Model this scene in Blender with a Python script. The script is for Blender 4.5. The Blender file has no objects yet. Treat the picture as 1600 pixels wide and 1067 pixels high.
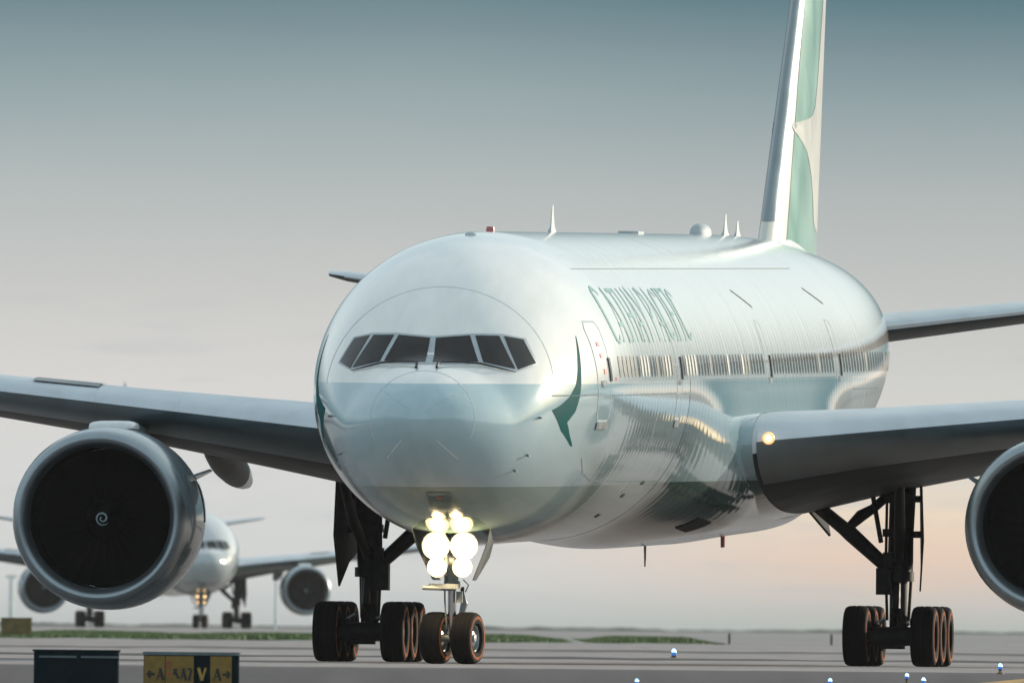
import bpy, bmesh, math, random
from mathutils import Vector, Matrix
import numpy as np

random.seed(7)
SC = bpy.context.scene
COL = SC.collection
R = math.radians

# ------------------------------------------------------------------ camera
cam_d = bpy.data.cameras.new('camera')
cam = bpy.data.objects.new('camera', cam_d)
COL.objects.link(cam)
PIT, ROLL = 0.0086314, 0.0090066
fw = Vector((0, math.cos(PIT), math.sin(PIT)))
u0 = Vector((0, -math.sin(PIT), math.cos(PIT)))
r0 = Vector((1, 0, 0))
rt = r0*math.cos(ROLL) + u0*math.sin(ROLL)
up = u0*math.cos(ROLL) - r0*math.sin(ROLL)
cam.matrix_world = Matrix(((rt.x, up.x, -fw.x, 0), (rt.y, up.y, -fw.y, 0), (rt.z, up.z, -fw.z, 0.69783), (0, 0, 0, 1)))
cam_d.sensor_width = 36
cam_d.lens = 36*52013/1600
cam_d.clip_start = 1
cam_d.clip_end = 60000
cam_d.dof.use_dof = True
cam_d.dof.focus_distance = 655
cam_d.dof.aperture_fstop = 10
SC.camera = cam

# ------------------------------------------------------------------ colour helpers
def lin(c):
    c /= 255
    return c/12.92 if c <= .04045 else ((c+.055)/1.055)**2.4
def rgb(r, g, b): return (lin(r), lin(g), lin(b), 1)

# ------------------------------------------------------------------ world
SUN_EL, SUN_AZ = R(11.6), R(50)          # azimuth clockwise from the view direction (+Y)
w = bpy.data.worlds.new('World'); SC.world = w; w.use_nodes = True
nt = w.node_tree; nt.nodes.clear(); N = nt.nodes.new; L = nt.links.new
def wmath(op, a, b=None, c=None, clamp=False):
    n = N('ShaderNodeMath'); n.operation = op; n.use_clamp = clamp
    for i, x in enumerate((a, b, c)):
        if x is None: continue
        if isinstance(x, (int, float)): n.inputs[i].default_value = x
        else: L(x, n.inputs[i])
    return n.outputs[0]
tc = N('ShaderNodeTexCoord'); sep = N('ShaderNodeSeparateXYZ'); L(tc.outputs['Generated'], sep.inputs[0])
elev = wmath('DIVIDE', wmath('ARCSINE', sep.outputs[2]), R(1.0))         # degrees
azim = wmath('DIVIDE', wmath('ARCTAN2', sep.outputs[0], sep.outputs[1]), R(1.0))
# soft cloud streaks bend the bands a little
mp = N('ShaderNodeCombineXYZ'); L(wmath('MULTIPLY', azim, 1.6), mp.inputs[0]); L(wmath('MULTIPLY', elev, 9.0), mp.inputs[1])
ns = N('ShaderNodeTexNoise'); ns.inputs['Scale'].default_value = 1.0; ns.inputs['Detail'].default_value = 4; L(mp.outputs[0], ns.inputs['Vector'])
wob = wmath('MULTIPLY', wmath('SUBTRACT', ns.outputs[0], .5), .03)
e2 = wmath('ADD', elev, wob)
t = wmath('DIVIDE', e2, 1.2, clamp=True)
def ramp(stops):
    n = N('ShaderNodeValToRGB'); L(t, n.inputs[0]); el = n.color_ramp.elements
    while len(el) > 1: el.remove(el[-1])
    el[0].position = stops[0][0]; el[0].color = rgb(*stops[0][1])
    for p, c in stops[1:]:
        e = el.new(p); e.color = rgb(*c)
    return n.outputs[0]
def Y(y): return max(0, (982-y)/52013*180/math.pi/1.2)
cool = ramp([(Y(985), (178, 184, 183)), (Y(900), (204, 206, 205)), (Y(750), (211, 212, 211)), (Y(600), (213, 211, 209)), (Y(450), (198, 199, 197)),
             (Y(300), (179, 186, 186)), (Y(150), (150, 166, 170)), (Y(0), (111, 136, 144)), (1, (100, 127, 137))])
warm = ramp([(Y(985), (168, 176, 172)), (Y(935), (196, 189, 182)), (Y(870), (226, 198, 178)), (Y(800), (232, 213, 190)), (Y(720), (216, 212, 204)), (Y(600), (205, 205, 202)),
             (Y(450), (192, 194, 192)), (Y(300), (174, 181, 181)), (Y(150), (142, 159, 164)), (Y(0), (94, 124, 134)), (1, (84, 117, 128))])
az = wmath('MULTIPLY', wmath('ADD', azim, .12), 1.45, clamp=True)
sm = N('ShaderNodeMapRange'); sm.interpolation_type = 'SMOOTHSTEP'; L(azim, sm.inputs[0]); sm.inputs[1].default_value = -.25; sm.inputs[2].default_value = .75
mx = N('ShaderNodeMixRGB'); L(sm.outputs[0], mx.inputs[0]); L(cool, mx.inputs[1]); L(warm, mx.inputs[2])
low = mx.outputs[0]
# thin darker cloud wisps low on the right
mp2 = N('ShaderNodeCombineXYZ'); L(wmath('MULTIPLY', azim, 3.0), mp2.inputs[0]); L(wmath('MULTIPLY', elev, 26.0), mp2.inputs[1]); mp2.inputs[2].default_value = 3.3
ns2 = N('ShaderNodeTexNoise'); ns2.inputs['Scale'].default_value = 1.3; ns2.inputs['Detail'].default_value = 5; L(mp2.outputs[0], ns2.inputs['Vector'])
wis = N('ShaderNodeMapRange'); wis.interpolation_type = 'SMOOTHSTEP'; L(ns2.outputs[0], wis.inputs[0]); wis.inputs[1].default_value = .52; wis.inputs[2].default_value = .74; wis.inputs[4].default_value = .30
fd = N('ShaderNodeMapRange'); fd.interpolation_type = 'SMOOTHSTEP'; L(elev, fd.inputs[0]); fd.inputs[1].default_value = .42; fd.inputs[2].default_value = .7; fd.inputs[3].default_value = 1; fd.inputs[4].default_value = 0
m2 = N('ShaderNodeMixRGB'); L(wmath('MULTIPLY', wis.outputs[0], fd.outputs[0]), m2.inputs[0]); L(low, m2.inputs[1]); m2.inputs[2].default_value = rgb(178, 184, 190)
# the open sky overhead: daylight sky veiled by thin bright cloud
sky = N('ShaderNodeTexSky'); sky.sky_type = 'NISHITA'; sky.sun_disc = False
sky.sun_elevation = SUN_EL; sky.sun_rotation = SUN_AZ
sk = N('ShaderNodeMixRGB'); sk.blend_type = 'MULTIPLY'; sk.inputs[0].default_value = 1; L(sky.outputs[0], sk.inputs[1]); sk.inputs[2].default_value = (.1, .1, .1, 1)
ns3 = N('ShaderNodeTexNoise'); ns3.inputs['Scale'].default_value = 3.0; ns3.inputs['Detail'].default_value = 6; L(tc.outputs['Generated'], ns3.inputs['Vector'])
cl = N('ShaderNodeValToRGB'); L(ns3.outputs[0], cl.inputs[0])
cl.color_ramp.elements[0].position = .3; cl.color_ramp.elements[0].color = (.56, .72, .80, 1)
cl.color_ramp.elements[1].position = .7; cl.color_ramp.elements[1].color = (.92, 1.03, 1.07, 1)
m3 = N('ShaderNodeMixRGB'); m3.inputs[0].default_value = .72; L(sk.outputs[0], m3.inputs[1]); L(cl.outputs[0], m3.inputs[2])
hi = N('ShaderNodeMapRange'); hi.interpolation_type = 'SMOOTHSTEP'; L(elev, hi.inputs[0]); hi.inputs[1].default_value = 1.1; hi.inputs[2].default_value = 7
m4 = N('ShaderNodeMixRGB'); L(hi.outputs[0], m4.inputs[0]); L(m2.outputs[0], m4.inputs[1]); L(m3.outputs[0], m4.inputs[2])
sv = N('ShaderNodeVectorMath'); sv.operation = 'DOT_PRODUCT'; L(tc.outputs['Generated'], sv.inputs[0])
sv.inputs[1].default_value = (math.sin(SUN_AZ)*math.cos(SUN_EL), math.cos(SUN_AZ)*math.cos(SUN_EL), math.sin(SUN_EL))
gl = wmath('POWER', wmath('MAXIMUM', sv.outputs['Value'], 0.0), 7.0)
m5 = N('ShaderNodeMixRGB'); m5.blend_type = 'MIX'; L(gl, m5.inputs[0]); m5.inputs[1].default_value = (1, 1, 1, 1); m5.inputs[2].default_value = (1.7, 1.6, 1.42, 1)
m6 = N('ShaderNodeMixRGB'); m6.blend_type = 'MULTIPLY'; m6.inputs[0].default_value = 1; L(m4.outputs[0], m6.inputs[1]); L(m5.outputs[0], m6.inputs[2])
bg = N('ShaderNodeBackground'); L(m6.outputs[0], bg.inputs[0]); bg.inputs[1].default_value = 1.0
wo = N('ShaderNodeOutputWorld'); L(bg.outputs[0], wo.inputs[0])

# ------------------------------------------------------------------ sun
sd = bpy.data.lights.new('sun', 'SUN'); sd.energy = 4.2; sd.angle = R(.8); sd.color = (1, .86, .7)
so = bpy.data.objects.new('sun', sd); COL.objects.link(so)
sdir = Vector((math.sin(SUN_AZ)*math.cos(SUN_EL), math.cos(SUN_AZ)*math.cos(SUN_EL), math.sin(SUN_EL)))
so.rotation_euler = sdir.to_track_quat('Z', 'Y').to_euler()
so.location = (40, 600, 60)

# ------------------------------------------------------------------ exposure
vs = SC.view_settings
vs.view_transform = 'Standard'; vs.look = 'None'; vs.exposure = 0; vs.gamma = 1; vs.use_curve_mapping = False
SC.render.engine = 'CYCLES'
SC.cycles.volume_bounces = 1
SC.cycles.max_bounces = 8

# ------------------------------------------------------------------ materials
def mat(name, col, rough=.5, metal=0, coat=0, emit=None, estr=0, noise=None, spec=None, bump=0, bscale=20):
    m = bpy.data.materials.new(name); m.use_nodes = True
    t = m.node_tree; b = t.nodes['Principled BSDF']
    b.inputs['Base Color'].default_value = (*col[:3], 1)
    b.inputs['Roughness'].default_value = rough; b.inputs['Metallic'].default_value = metal
    b.inputs['Coat Weight'].default_value = coat; b.inputs['Coat Roughness'].default_value = .06
    if spec is not None: b.inputs['Specular IOR Level'].default_value = spec
    if emit:
        b.inputs['Emission Color'].default_value = (*emit, 1); b.inputs['Emission Strength'].default_value = estr
    if noise:
        scale, amt = noise
        c = t.nodes.new('ShaderNodeTexCoord'); n = t.nodes.new('ShaderNodeTexNoise'); n.inputs['Scale'].default_value = scale; n.inputs['Detail'].default_value = 6
        t.links.new(c.outputs['Object'], n.inputs['Vector'])
        r = t.nodes.new('ShaderNodeValToRGB'); t.links.new(n.outputs[0], r.inputs[0])
        r.color_ramp.elements[0].position = .3; r.color_ramp.elements[1].position = .72
        r.color_ramp.elements[0].color = (*[x*(1-amt) for x in col[:3]], 1); r.color_ramp.elements[1].color = (*[min(1, x*(1+amt)) for x in col[:3]], 1)
        t.links.new(r.outputs[0], b.inputs['Base Color'])
        mr = t.nodes.new('ShaderNodeMapRange'); t.links.new(n.outputs[0], mr.inputs[0]); mr.inputs[3].default_value = max(.02, rough-.12); mr.inputs[4].default_value = min(1, rough+.15)
        t.links.new(mr.outputs[0], b.inputs['Roughness'])
    if bump:
        c = t.nodes.new('ShaderNodeTexCoord'); n = t.nodes.new('ShaderNodeTexNoise'); n.inputs['Scale'].default_value = bscale; n.inputs['Detail'].default_value = 3
        t.links.new(c.outputs['Object'], n.inputs['Vector'])
        bp = t.nodes.new('ShaderNodeBump'); bp.inputs['Strength'].default_value = 1; bp.inputs['Distance'].default_value = bump
        t.links.new(n.outputs[0], bp.inputs['Height']); t.links.new(bp.outputs[0], b.inputs['Normal'])
    return m

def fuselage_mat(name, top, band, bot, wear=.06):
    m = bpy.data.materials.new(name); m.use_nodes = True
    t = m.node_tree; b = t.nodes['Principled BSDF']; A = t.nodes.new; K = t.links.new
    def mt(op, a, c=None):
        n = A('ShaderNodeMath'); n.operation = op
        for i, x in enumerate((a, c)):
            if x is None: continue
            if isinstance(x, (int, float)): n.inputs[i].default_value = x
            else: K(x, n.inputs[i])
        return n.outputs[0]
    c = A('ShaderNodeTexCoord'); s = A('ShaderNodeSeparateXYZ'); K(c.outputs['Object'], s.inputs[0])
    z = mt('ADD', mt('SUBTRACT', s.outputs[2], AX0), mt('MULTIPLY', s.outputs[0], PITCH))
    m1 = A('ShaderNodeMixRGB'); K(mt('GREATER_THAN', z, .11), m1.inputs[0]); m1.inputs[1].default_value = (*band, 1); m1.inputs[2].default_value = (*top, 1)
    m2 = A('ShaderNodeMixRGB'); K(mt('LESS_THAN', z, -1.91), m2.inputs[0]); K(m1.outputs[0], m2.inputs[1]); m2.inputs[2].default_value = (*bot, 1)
    # dust and streaks: flow along the skin, a little stronger low down
    mp = A('ShaderNodeMapping'); mp.inputs['Scale'].default_value = (.5, 2.2, 1.1); K(c.outputs['Object'], mp.inputs[0])
    n = A('ShaderNodeTexNoise'); n.inputs['Scale'].default_value = 1.6; n.inputs['Detail'].default_value = 8; n.inputs['Roughness'].default_value = .62; K(mp.outputs[0], n.inputs['Vector'])
    r = A('ShaderNodeMapRange'); K(n.outputs[0], r.inputs[0]); r.inputs[1].default_value = .3; r.inputs[2].default_value = .75; r.inputs[3].default_value = 1-wear*1.6; r.inputs[4].default_value = 1.0
    m3 = A('ShaderNodeMixRGB'); m3.blend_type = 'MULTIPLY'; m3.inputs[0].default_value = 1; K(m2.outputs[0], m3.inputs[1]); K(r.outputs[0], m3.inputs[2])
    K(m3.outputs[0], b.inputs['Base Color'])
    r2 = A('ShaderNodeMapRange'); K(n.outputs[0], r2.inputs[0]); r2.inputs[3].default_value = .07; r2.inputs[4].default_value = .17
    K(r2.outputs[0], b.inputs['Roughness'])
    b.inputs['Metallic'].default_value = .12
    b.inputs['Coat Weight'].default_value = 1.0; b.inputs['Coat IOR'].default_value = 1.52; b.inputs['Coat Roughness'].default_value = .08; b.inputs['Specular IOR Level'].default_value = .04
    # skin quilted by its frames and stringers
    mp2 = A('ShaderNodeMapping'); mp2.inputs['Scale'].default_value = (3.4, .5, .5); K(c.outputs['Object'], mp2.inputs[0])
    n2 = A('ShaderNodeTexNoise'); n2.inputs['Scale'].default_value = 1.0; n2.inputs['Detail'].default_value = 2; K(mp2.outputs[0], n2.inputs['Vector'])
    wv = A('ShaderNodeTexWave'); wv.wave_type = 'BANDS'; wv.bands_direction = 'X'; wv.inputs['Scale'].default_value = .6; wv.inputs['Distortion'].default_value = .6; K(c.outputs['Object'], wv.inputs['Vector'])
    ad = mt('ADD', mt('MULTIPLY', n2.outputs[0], .8), mt('MULTIPLY', wv.outputs[0], .28))
    bp = A('ShaderNodeBump'); bp.inputs['Strength'].default_value = 1; bp.inputs['Distance'].default_value = .006
    fade = A('ShaderNodeMapRange'); fade.interpolation_type = 'SMOOTHSTEP'; K(mt('MULTIPLY', s.outputs[0], -1.0), fade.inputs[0]); fade.inputs[1].default_value = 4; fade.inputs[2].default_value = 12; fade.inputs[3].default_value = 0.0; fade.inputs[4].default_value = 1
    K(mt('MULTIPLY', ad, fade.outputs[0]), bp.inputs['Height'])
    K(bp.outputs[0], b.inputs['Normal']); K(bp.outputs[0], b.inputs['Coat Normal'])
    return m
# ------------------------------------------------------------------ fuselage shape
# fuselage profile rows: station aft of nose, top z, bottom z, half width (z from the fuselage axis)
PROF = [(0,-.60,-.60,0),(.04,-.38,-.82,.22),(.15,-.16,-1.03,.43),(.3,0.0,-1.2,.62),(.5,.12,-1.38,.82),(.8,.25,-1.58,1.06),
 (1.2,.38,-1.80,1.32),(1.6,.50,-1.98,1.54),(1.9,.62,-2.1,1.68),(2.3,.95,-2.24,1.86),(2.7,1.27,-2.36,2.02),(3.1,1.55,-2.46,2.16),
 (3.6,1.84,-2.57,2.31),(4.2,2.13,-2.67,2.47),(5,2.44,-2.79,2.64),(6,2.72,-2.91,2.81),(7,2.9,-3.0,2.93),(8,3.01,-3.05,3.01),
 (9.2,3.07,-3.09,3.06),(10.5,3.1,-3.1,3.09),(12,3.1,-3.1,3.1),(46,3.1,-3.1,3.1),(49,3.1,-3.08,3.1),(52,3.09,-2.94,3.10),
 (55,3.05,-2.6,3.07),(58,2.97,-2.08,2.95),(61,2.86,-1.45,2.68),(64,2.7,-.76,2.26),(67,2.46,-.08,1.74),(70,2.12,.52,1.12),
 (72,1.86,.98,.62),(73.1,1.68,1.1,.2)]
def _slopes():
    out=[]
    n=len(PROF)
    for k in (1,2,3):
        d=[(PROF[i+1][k]-PROF[i][k])/(PROF[i+1][0]-PROF[i][0]) for i in range(n-1)]
        m=[d[0]]
        for i in range(1,n-1):
            if d[i-1]*d[i]<=0: m.append(0)
            else:
                h0=PROF[i][0]-PROF[i-1][0]; h1=PROF[i+1][0]-PROF[i][0]
                w1=2*h1+h0; w2=h1+2*h0
                m.append((w1+w2)/(w1/d[i-1]+w2/d[i]))
        m.append(d[-1]); out.append(m)
    return out
SL = _slopes()
def prof(u):
    u=min(max(u,0),73.1); i=0
    while i<len(PROF)-2 and PROF[i+1][0]<u: i+=1
    a,b=PROF[i],PROF[i+1]; h=b[0]-a[0]; t=(u-a[0])/h; r=[]
    for k in (1,2,3):
        if i==0:   # blunt tip: square-root growth
            r.append(a[k]+(b[k]-a[k])*math.sqrt(t))
        else:
            m0,m1=SL[k-1][i],SL[k-1][i+1]
            r.append((2*t**3-3*t*t+1)*a[k]+(t**3-2*t*t+t)*h*m0+(-2*t**3+3*t*t)*b[k]+(t**3-t*t)*h*m1)
    return r
AX0,PITCH=5.36,.0112
def axis_w(u): return AX0+PITCH*u
def side(u,z):
    t,b,w=prof(u); c=(t+b)/2; a=(t-b)/2
    q=1-((z-c)/a)**2
    return w*math.sqrt(q) if q>0 else 0.0
def front(v,z):
    lo,hi=0.0,14.0
    for _ in range(48):
        m=(lo+hi)/2; t,b,w=prof(m); c=(t+b)/2; a=max((t-b)/2,1e-6); w=max(w,1e-6)
        if (v/w)**2+((z-c)/a)**2<=1: hi=m
        else: lo=m
    return hi
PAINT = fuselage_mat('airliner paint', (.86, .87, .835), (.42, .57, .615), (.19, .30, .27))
FAIRP = fuselage_mat('belly fairing shaded paint', (.5, .55, .54), (.30, .42, .45), (.07, .115, .105))  # fuselage paint darkened: the shade under the belly is in the colour
FARPAINT = fuselage_mat('far airliner paint', (.56, .59, .60), (.40, .46, .48), (.28, .32, .34))
WHITE = mat('white gloss paint', (.70, .73, .73), .28, coat=.4, noise=(2, .06))
GREYP = mat('grey wing paint lit upper', (.56, .62, .66), .33, coat=.2, noise=(.8, .12))  # wing paint lightened as the sky-lit top
WUND = mat('grey wing paint shaded under', (.02, .028, .03), .45, noise=(.8, .2), spec=.2)  # wing paint darkened: the shade of the underside is put into the colour
SLATM = mat('slat nose metal', (.22, .27, .29), .33, metal=.9, noise=(1.2, .12))
NACP = mat('nacelle grey paint', (.15, .205, .235), .25, coat=.6, noise=(.7, .1))
ALU = mat('bare aluminium leading edge', (.56, .62, .66), .42, metal=.3, noise=(1.2, .1))
LIPM = mat('engine lip metal', (.30, .35, .38), .36, metal=.9, noise=(1.2, .1))
DUCT = mat('dark inlet duct', (.006, .007, .008), .6, noise=(6, .2), spec=.1)
BLADE = mat('dark titanium blade', (.0045, .005, .0055), .6, noise=(3, .2), spec=.04)
SPIR = mat('spinner spiral paint', (.26, .33, .36), .5, noise=(9, .1))
GLASS = mat('cockpit glass', (.022, .02, .019), .12, spec=.3, noise=(1.5, .3))
FRAME = mat('window frame metal', (.42, .47, .49), .35, metal=.4, noise=(4, .1))
DARKW = mat('cabin window dark', (.035, .04, .04), .15, noise=(8, .3))
SHADEW = mat('cabin window shade down', (.22, .22, .18), .3, noise=(8, .1))
BLACKM = mat('black wiper', (.015, .015, .016), .5, noise=(5, .2))
SEAM = mat('dark seam sealant', (.22, .26, .27), .95, noise=(5, .2), spec=0)
SEAMD = mat('matt dark joint', (.40, .44, .43), .95, noise=(5, .1), spec=0)
SEAMX = mat('faint skin joint', (.64, .70, .70), .95, noise=(5, .1), spec=0)
PLUG = mat('painted window plug', (.46, .49, .46), .6, noise=(8, .1))
SEAML = mat('light seam sealant', (.50, .57, .58), .95, noise=(5, .15), spec=0)
TEAL = mat('deep teal paint', (.0, .085, .086), .6, noise=(2, .1), spec=.03)
LETTER = mat('grey green lettering', (.10, .31, .28), .3, coat=.3, noise=(2, .06))
FING = mat('fin green paint', (.16, .38, .31), .3, coat=.4, noise=(.6, .16))
FINW = mat('fin white paint', (.62, .62, .56), .3, coat=.3, noise=(.8, .06))
RED = mat('red beacon glass', (.40, .09, .08), .2, coat=.5, noise=(9, .1))
REDP = mat('red stencil paint', (.45, .05, .05), .5, noise=(9, .2))
GEARM = mat('dark gear metal', (.014, .016, .016), .5, metal=.3, noise=(6, .4), spec=.25)
GEARG = mat('grey gear paint', (.17, .20, .21), .45, noise=(5, .25))
CHROME = mat('polished oleo', (.7, .7, .7), .15, metal=1, noise=(4, .05))
DOORD = mat('gear door inside', (.02, .024, .024), .6, noise=(3, .3), spec=.15)
DOORL = mat('gear door outside', (.14, .155, .15), .4, noise=(3, .15))
TYRE = mat('black tyre rubber', (.006, .006, .0065), .85, noise=(9, .35), spec=.15, bump=.004, bscale=30)
SIDEW = mat('orange brown tyre sidewall', (.30, .115, .055), .85, noise=(7, .4), spec=.1)  # orange-brown ring round the sidewall
HUB = mat('grey wheel hub', (.28, .32, .34), .4, metal=.3, noise=(12, .25))
LAMPW = mat('lit landing lamp', (1, .9, .7), .2, emit=(1, .86, .62), estr=28, noise=(3, .02))
LAMPM = mat('lit lamp inner bowl', (.9, .8, .5), .2, emit=(1, .74, .36), estr=1.3, noise=(3, .02))
LAMPR = mat('lit lamp reflector', (.9, .7, .4), .2, emit=(1, .5, .16), estr=.95, noise=(3, .02))
LAMPS = mat('lit wing lamp', (1, .9, .7), .2, emit=(1, .84, .52), estr=1.25, noise=(3, .02))
LAMPF = mat('far lit lamp', (1, .8, .5), .2, emit=(1, .74, .42), estr=2.4, noise=(3, .02))
DORSAL = mat('antenna fairing grey', (.40, .46, .48), .6, noise=(5, .08))
HOLE = mat('dark inlet hole', (.008, .009, .01), .8, noise=(4, .2))

# ------------------------------------------------------------------ mesh helpers
class MB:
    def __init__(s): s.v = []; s.f = []; s.m = []
    def grid(s, rows, wrap=False, mi=0, cap0=False, cap1=False):
        b = len(s.v); n = len(rows[0])
        for r in rows: s.v += [tuple(p) for p in r]
        for i in range(len(rows)-1):
            for j in range(n if wrap else n-1):
                k = (j+1) % n
                s.f.append((b+i*n+j, b+i*n+k, b+(i+1)*n+k, b+(i+1)*n+j)); s.m.append(mi(i) if callable(mi) else mi)
        if cap0: s.f.append(tuple(b+j for j in range(n))); s.m.append(mi(0) if callable(mi) else mi)
        if cap1: s.f.append(tuple(b+(len(rows)-1)*n+j for j in range(n))); s.m.append(mi(len(rows)-2) if callable(mi) else mi)
        return s
    def tube(s, pts, rad, n=12, mi=0, sx=1.0):
        pts = [Vector(p) for p in pts]
        if not isinstance(rad, (list, tuple)): rad = [rad]*len(pts)
        rows = []
        for i, p in enumerate(pts):
            d = (pts[min(i+1, len(pts)-1)]-pts[max(i-1, 0)]).normalized()
            a = d.cross(Vector((0, 0, 1)) if abs(d.z) < .9 else Vector((1, 0, 0))).normalized(); c = d.cross(a).normalized()
            rows.append([p+(a*math.cos(6.28319*k/n)*sx+c*math.sin(6.28319*k/n))*rad[i] for k in range(n)])
        return s.grid(rows, True, mi, True, True)
    def lathe(s, prof_, axis='y', c=(0, 0, 0), n=32, mi=0, cap0=False, cap1=False):
        rows = []
        for a, r in prof_:
            row = []
            for k in range(n):
                x, y = r*math.cos(2*math.pi*k/n), r*math.sin(2*math.pi*k/n)
                p = {'y': (x, a, y), 'x': (a, x, y), 'z': (x, y, a)}[axis]
                row.append((p[0]+c[0], p[1]+c[1], p[2]+c[2]))
            rows.append(row)
        return s.grid(rows, True, mi, cap0, cap1)
    def box(s, c, d, mi=0, M=None, bev=0):
        x, y, z = (q/2 for q in d); k = min(bev, x*.9, y*.9)
        rows = []
        for zz, ins in ((-z, 0), (z, 0)):
            rows.append([(-x, -y+k, zz), (-x+k, -y, zz), (x-k, -y, zz), (x, -y+k, zz), (x, y-k, zz), (x-k, y, zz), (-x+k, y, zz), (-x, y-k, zz)] if k else
                        [(-x, -y, zz), (x, -y, zz), (x, y, zz), (-x, y, zz)])
        rows = [[(M @ Vector(p) if M else Vector(p))+Vector(c) for p in r] for r in rows]
        return s.grid(rows, True, mi, True, True)
    def plate(s, poly, off, mi=0):
        a = [Vector(p) for p in poly]; o = Vector(off)
        return s.grid([[p-o for p in a], [p+o for p in a]], True, mi, True, True)
    def build(s, name, mats, parent=None, smooth=40, loc=None, kind=None):
        me = bpy.data.meshes.new(name); me.from_pydata(s.v, [], s.f)
        if not isinstance(mats, (list, tuple)): mats = [mats]
        for m in mats: me.materials.append(m)
        me.polygons.foreach_set('material_index', s.m)
        b = bmesh.new(); b.from_mesh(me); bmesh.ops.recalc_face_normals(b, faces=b.faces); b.to_mesh(me); b.free()
        if smooth:
            me.polygons.foreach_set('use_smooth', [True]*len(me.polygons)); me.set_sharp_from_angle(angle=R(smooth))
        o = bpy.data.objects.new(name, me); COL.objects.link(o)
        if parent: o.parent = parent
        if loc: o.location = loc
        if kind: o['kind'] = kind
        return o
def inst(src, parent, loc, rot=None, scale=None):
    o = src.copy(); COL.objects.link(o); o.parent = parent; o.location = loc
    if rot: o.rotation_euler = rot
    if scale: o.scale = scale
    return o
def empty(name, loc, rz, label, cat, group=None):
    o = bpy.data.objects.new(name, None); COL.objects.link(o); o.location = loc; o.rotation_euler = (0, 0, rz)
    o.empty_display_size = .5
    o['label'] = label; o['category'] = cat
    if group: o['group'] = group
    return o
def tag(o, label, cat, group=None):
    o['label'] = label; o['category'] = cat
    if group: o['group'] = group
    return o

# ------------------------------------------------------------------ body coordinates (u aft, v to port, z above axis / w above ground)
def B(u, v, z): return Vector((-u, v, axis_w(u)+z))
def G(u, v, w_): return Vector((-u, v, w_))
def skin_side(u, z, s=1): return B(u, s*side(u, z), z)
def normal_of(f, a, b):
    e = .02
    n = (f(a+e, b)-f(a-e, b)).cross(f(a, b+e)-f(a, b-e))
    return n.normalized()
def on_side(u, z, off, s=1):
    f = lambda a, b: skin_side(a, b, s)
    n = normal_of(f, u, z)
    if n.y*s < 0: n = -n
    return skin_side(u, z, s)+n*off
def on_front(v, z, off):
    f = lambda a, b: B(front(a, b), a, b)
    n = normal_of(f, v, z)
    if n.x < 0: n = -n
    return f(v, z)+n*off
def quad(m, c, nx, ny, fn, off, mi=0):
    rows = []
    for i in range(ny+1):
        t = i/ny
        a = (c[0][0]+(c[3][0]-c[0][0])*t, c[0][1]+(c[3][1]-c[0][1])*t); b = (c[1][0]+(c[2][0]-c[1][0])*t, c[1][1]+(c[2][1]-c[1][1])*t)
        rows.append([fn(a[0]+(b[0]-a[0])*k/nx, a[1]+(b[1]-a[1])*k/nx, off) for k in range(nx+1)])
    return m.grid(rows, False, mi)
def slab(m, c, nx, ny, fn, off0, off1, mi=0):
    # a sheet with a rim: outer face at off1, edges turned down to off0
    def ring(o):
        P = []
        for a, b, n in ((c[0], c[1], nx), (c[1], c[2], ny), (c[2], c[3], nx), (c[3], c[0], ny)):
            for k in range(n): P.append(fn(a[0]+(b[0]-a[0])*k/n, a[1]+(b[1]-a[1])*k/n, o))
        return P
    quad(m, c, nx, ny, fn, off1, mi); m.grid([ring(off0), ring(off1)], True, mi)
    return m
def ribbon(m, pts, wd, fn, off, mi=0, step=.3):
    P = []
    for a, b in zip(pts, pts[1:]):
        n = max(1, int(math.dist(a, b)/step))
        P += [(a[0]+(b[0]-a[0])*k/n, a[1]+(b[1]-a[1])*k/n) for k in range(n)]
    P.append(pts[-1]); rows = []
    for i, p in enumerate(P):
        q0, q1 = P[max(0, i-1)], P[min(len(P)-1, i+1)]
        dx, dy = q1[0]-q0[0], q1[1]-q0[1]; l = math.hypot(dx, dy) or 1
        nx, ny = -dy/l*wd/2, dx/l*wd/2
        rows.append([fn(p[0]+nx, p[1]+ny, off), fn(p[0]-nx, p[1]-ny, off)])
    return m.grid(rows, False, mi)

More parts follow.
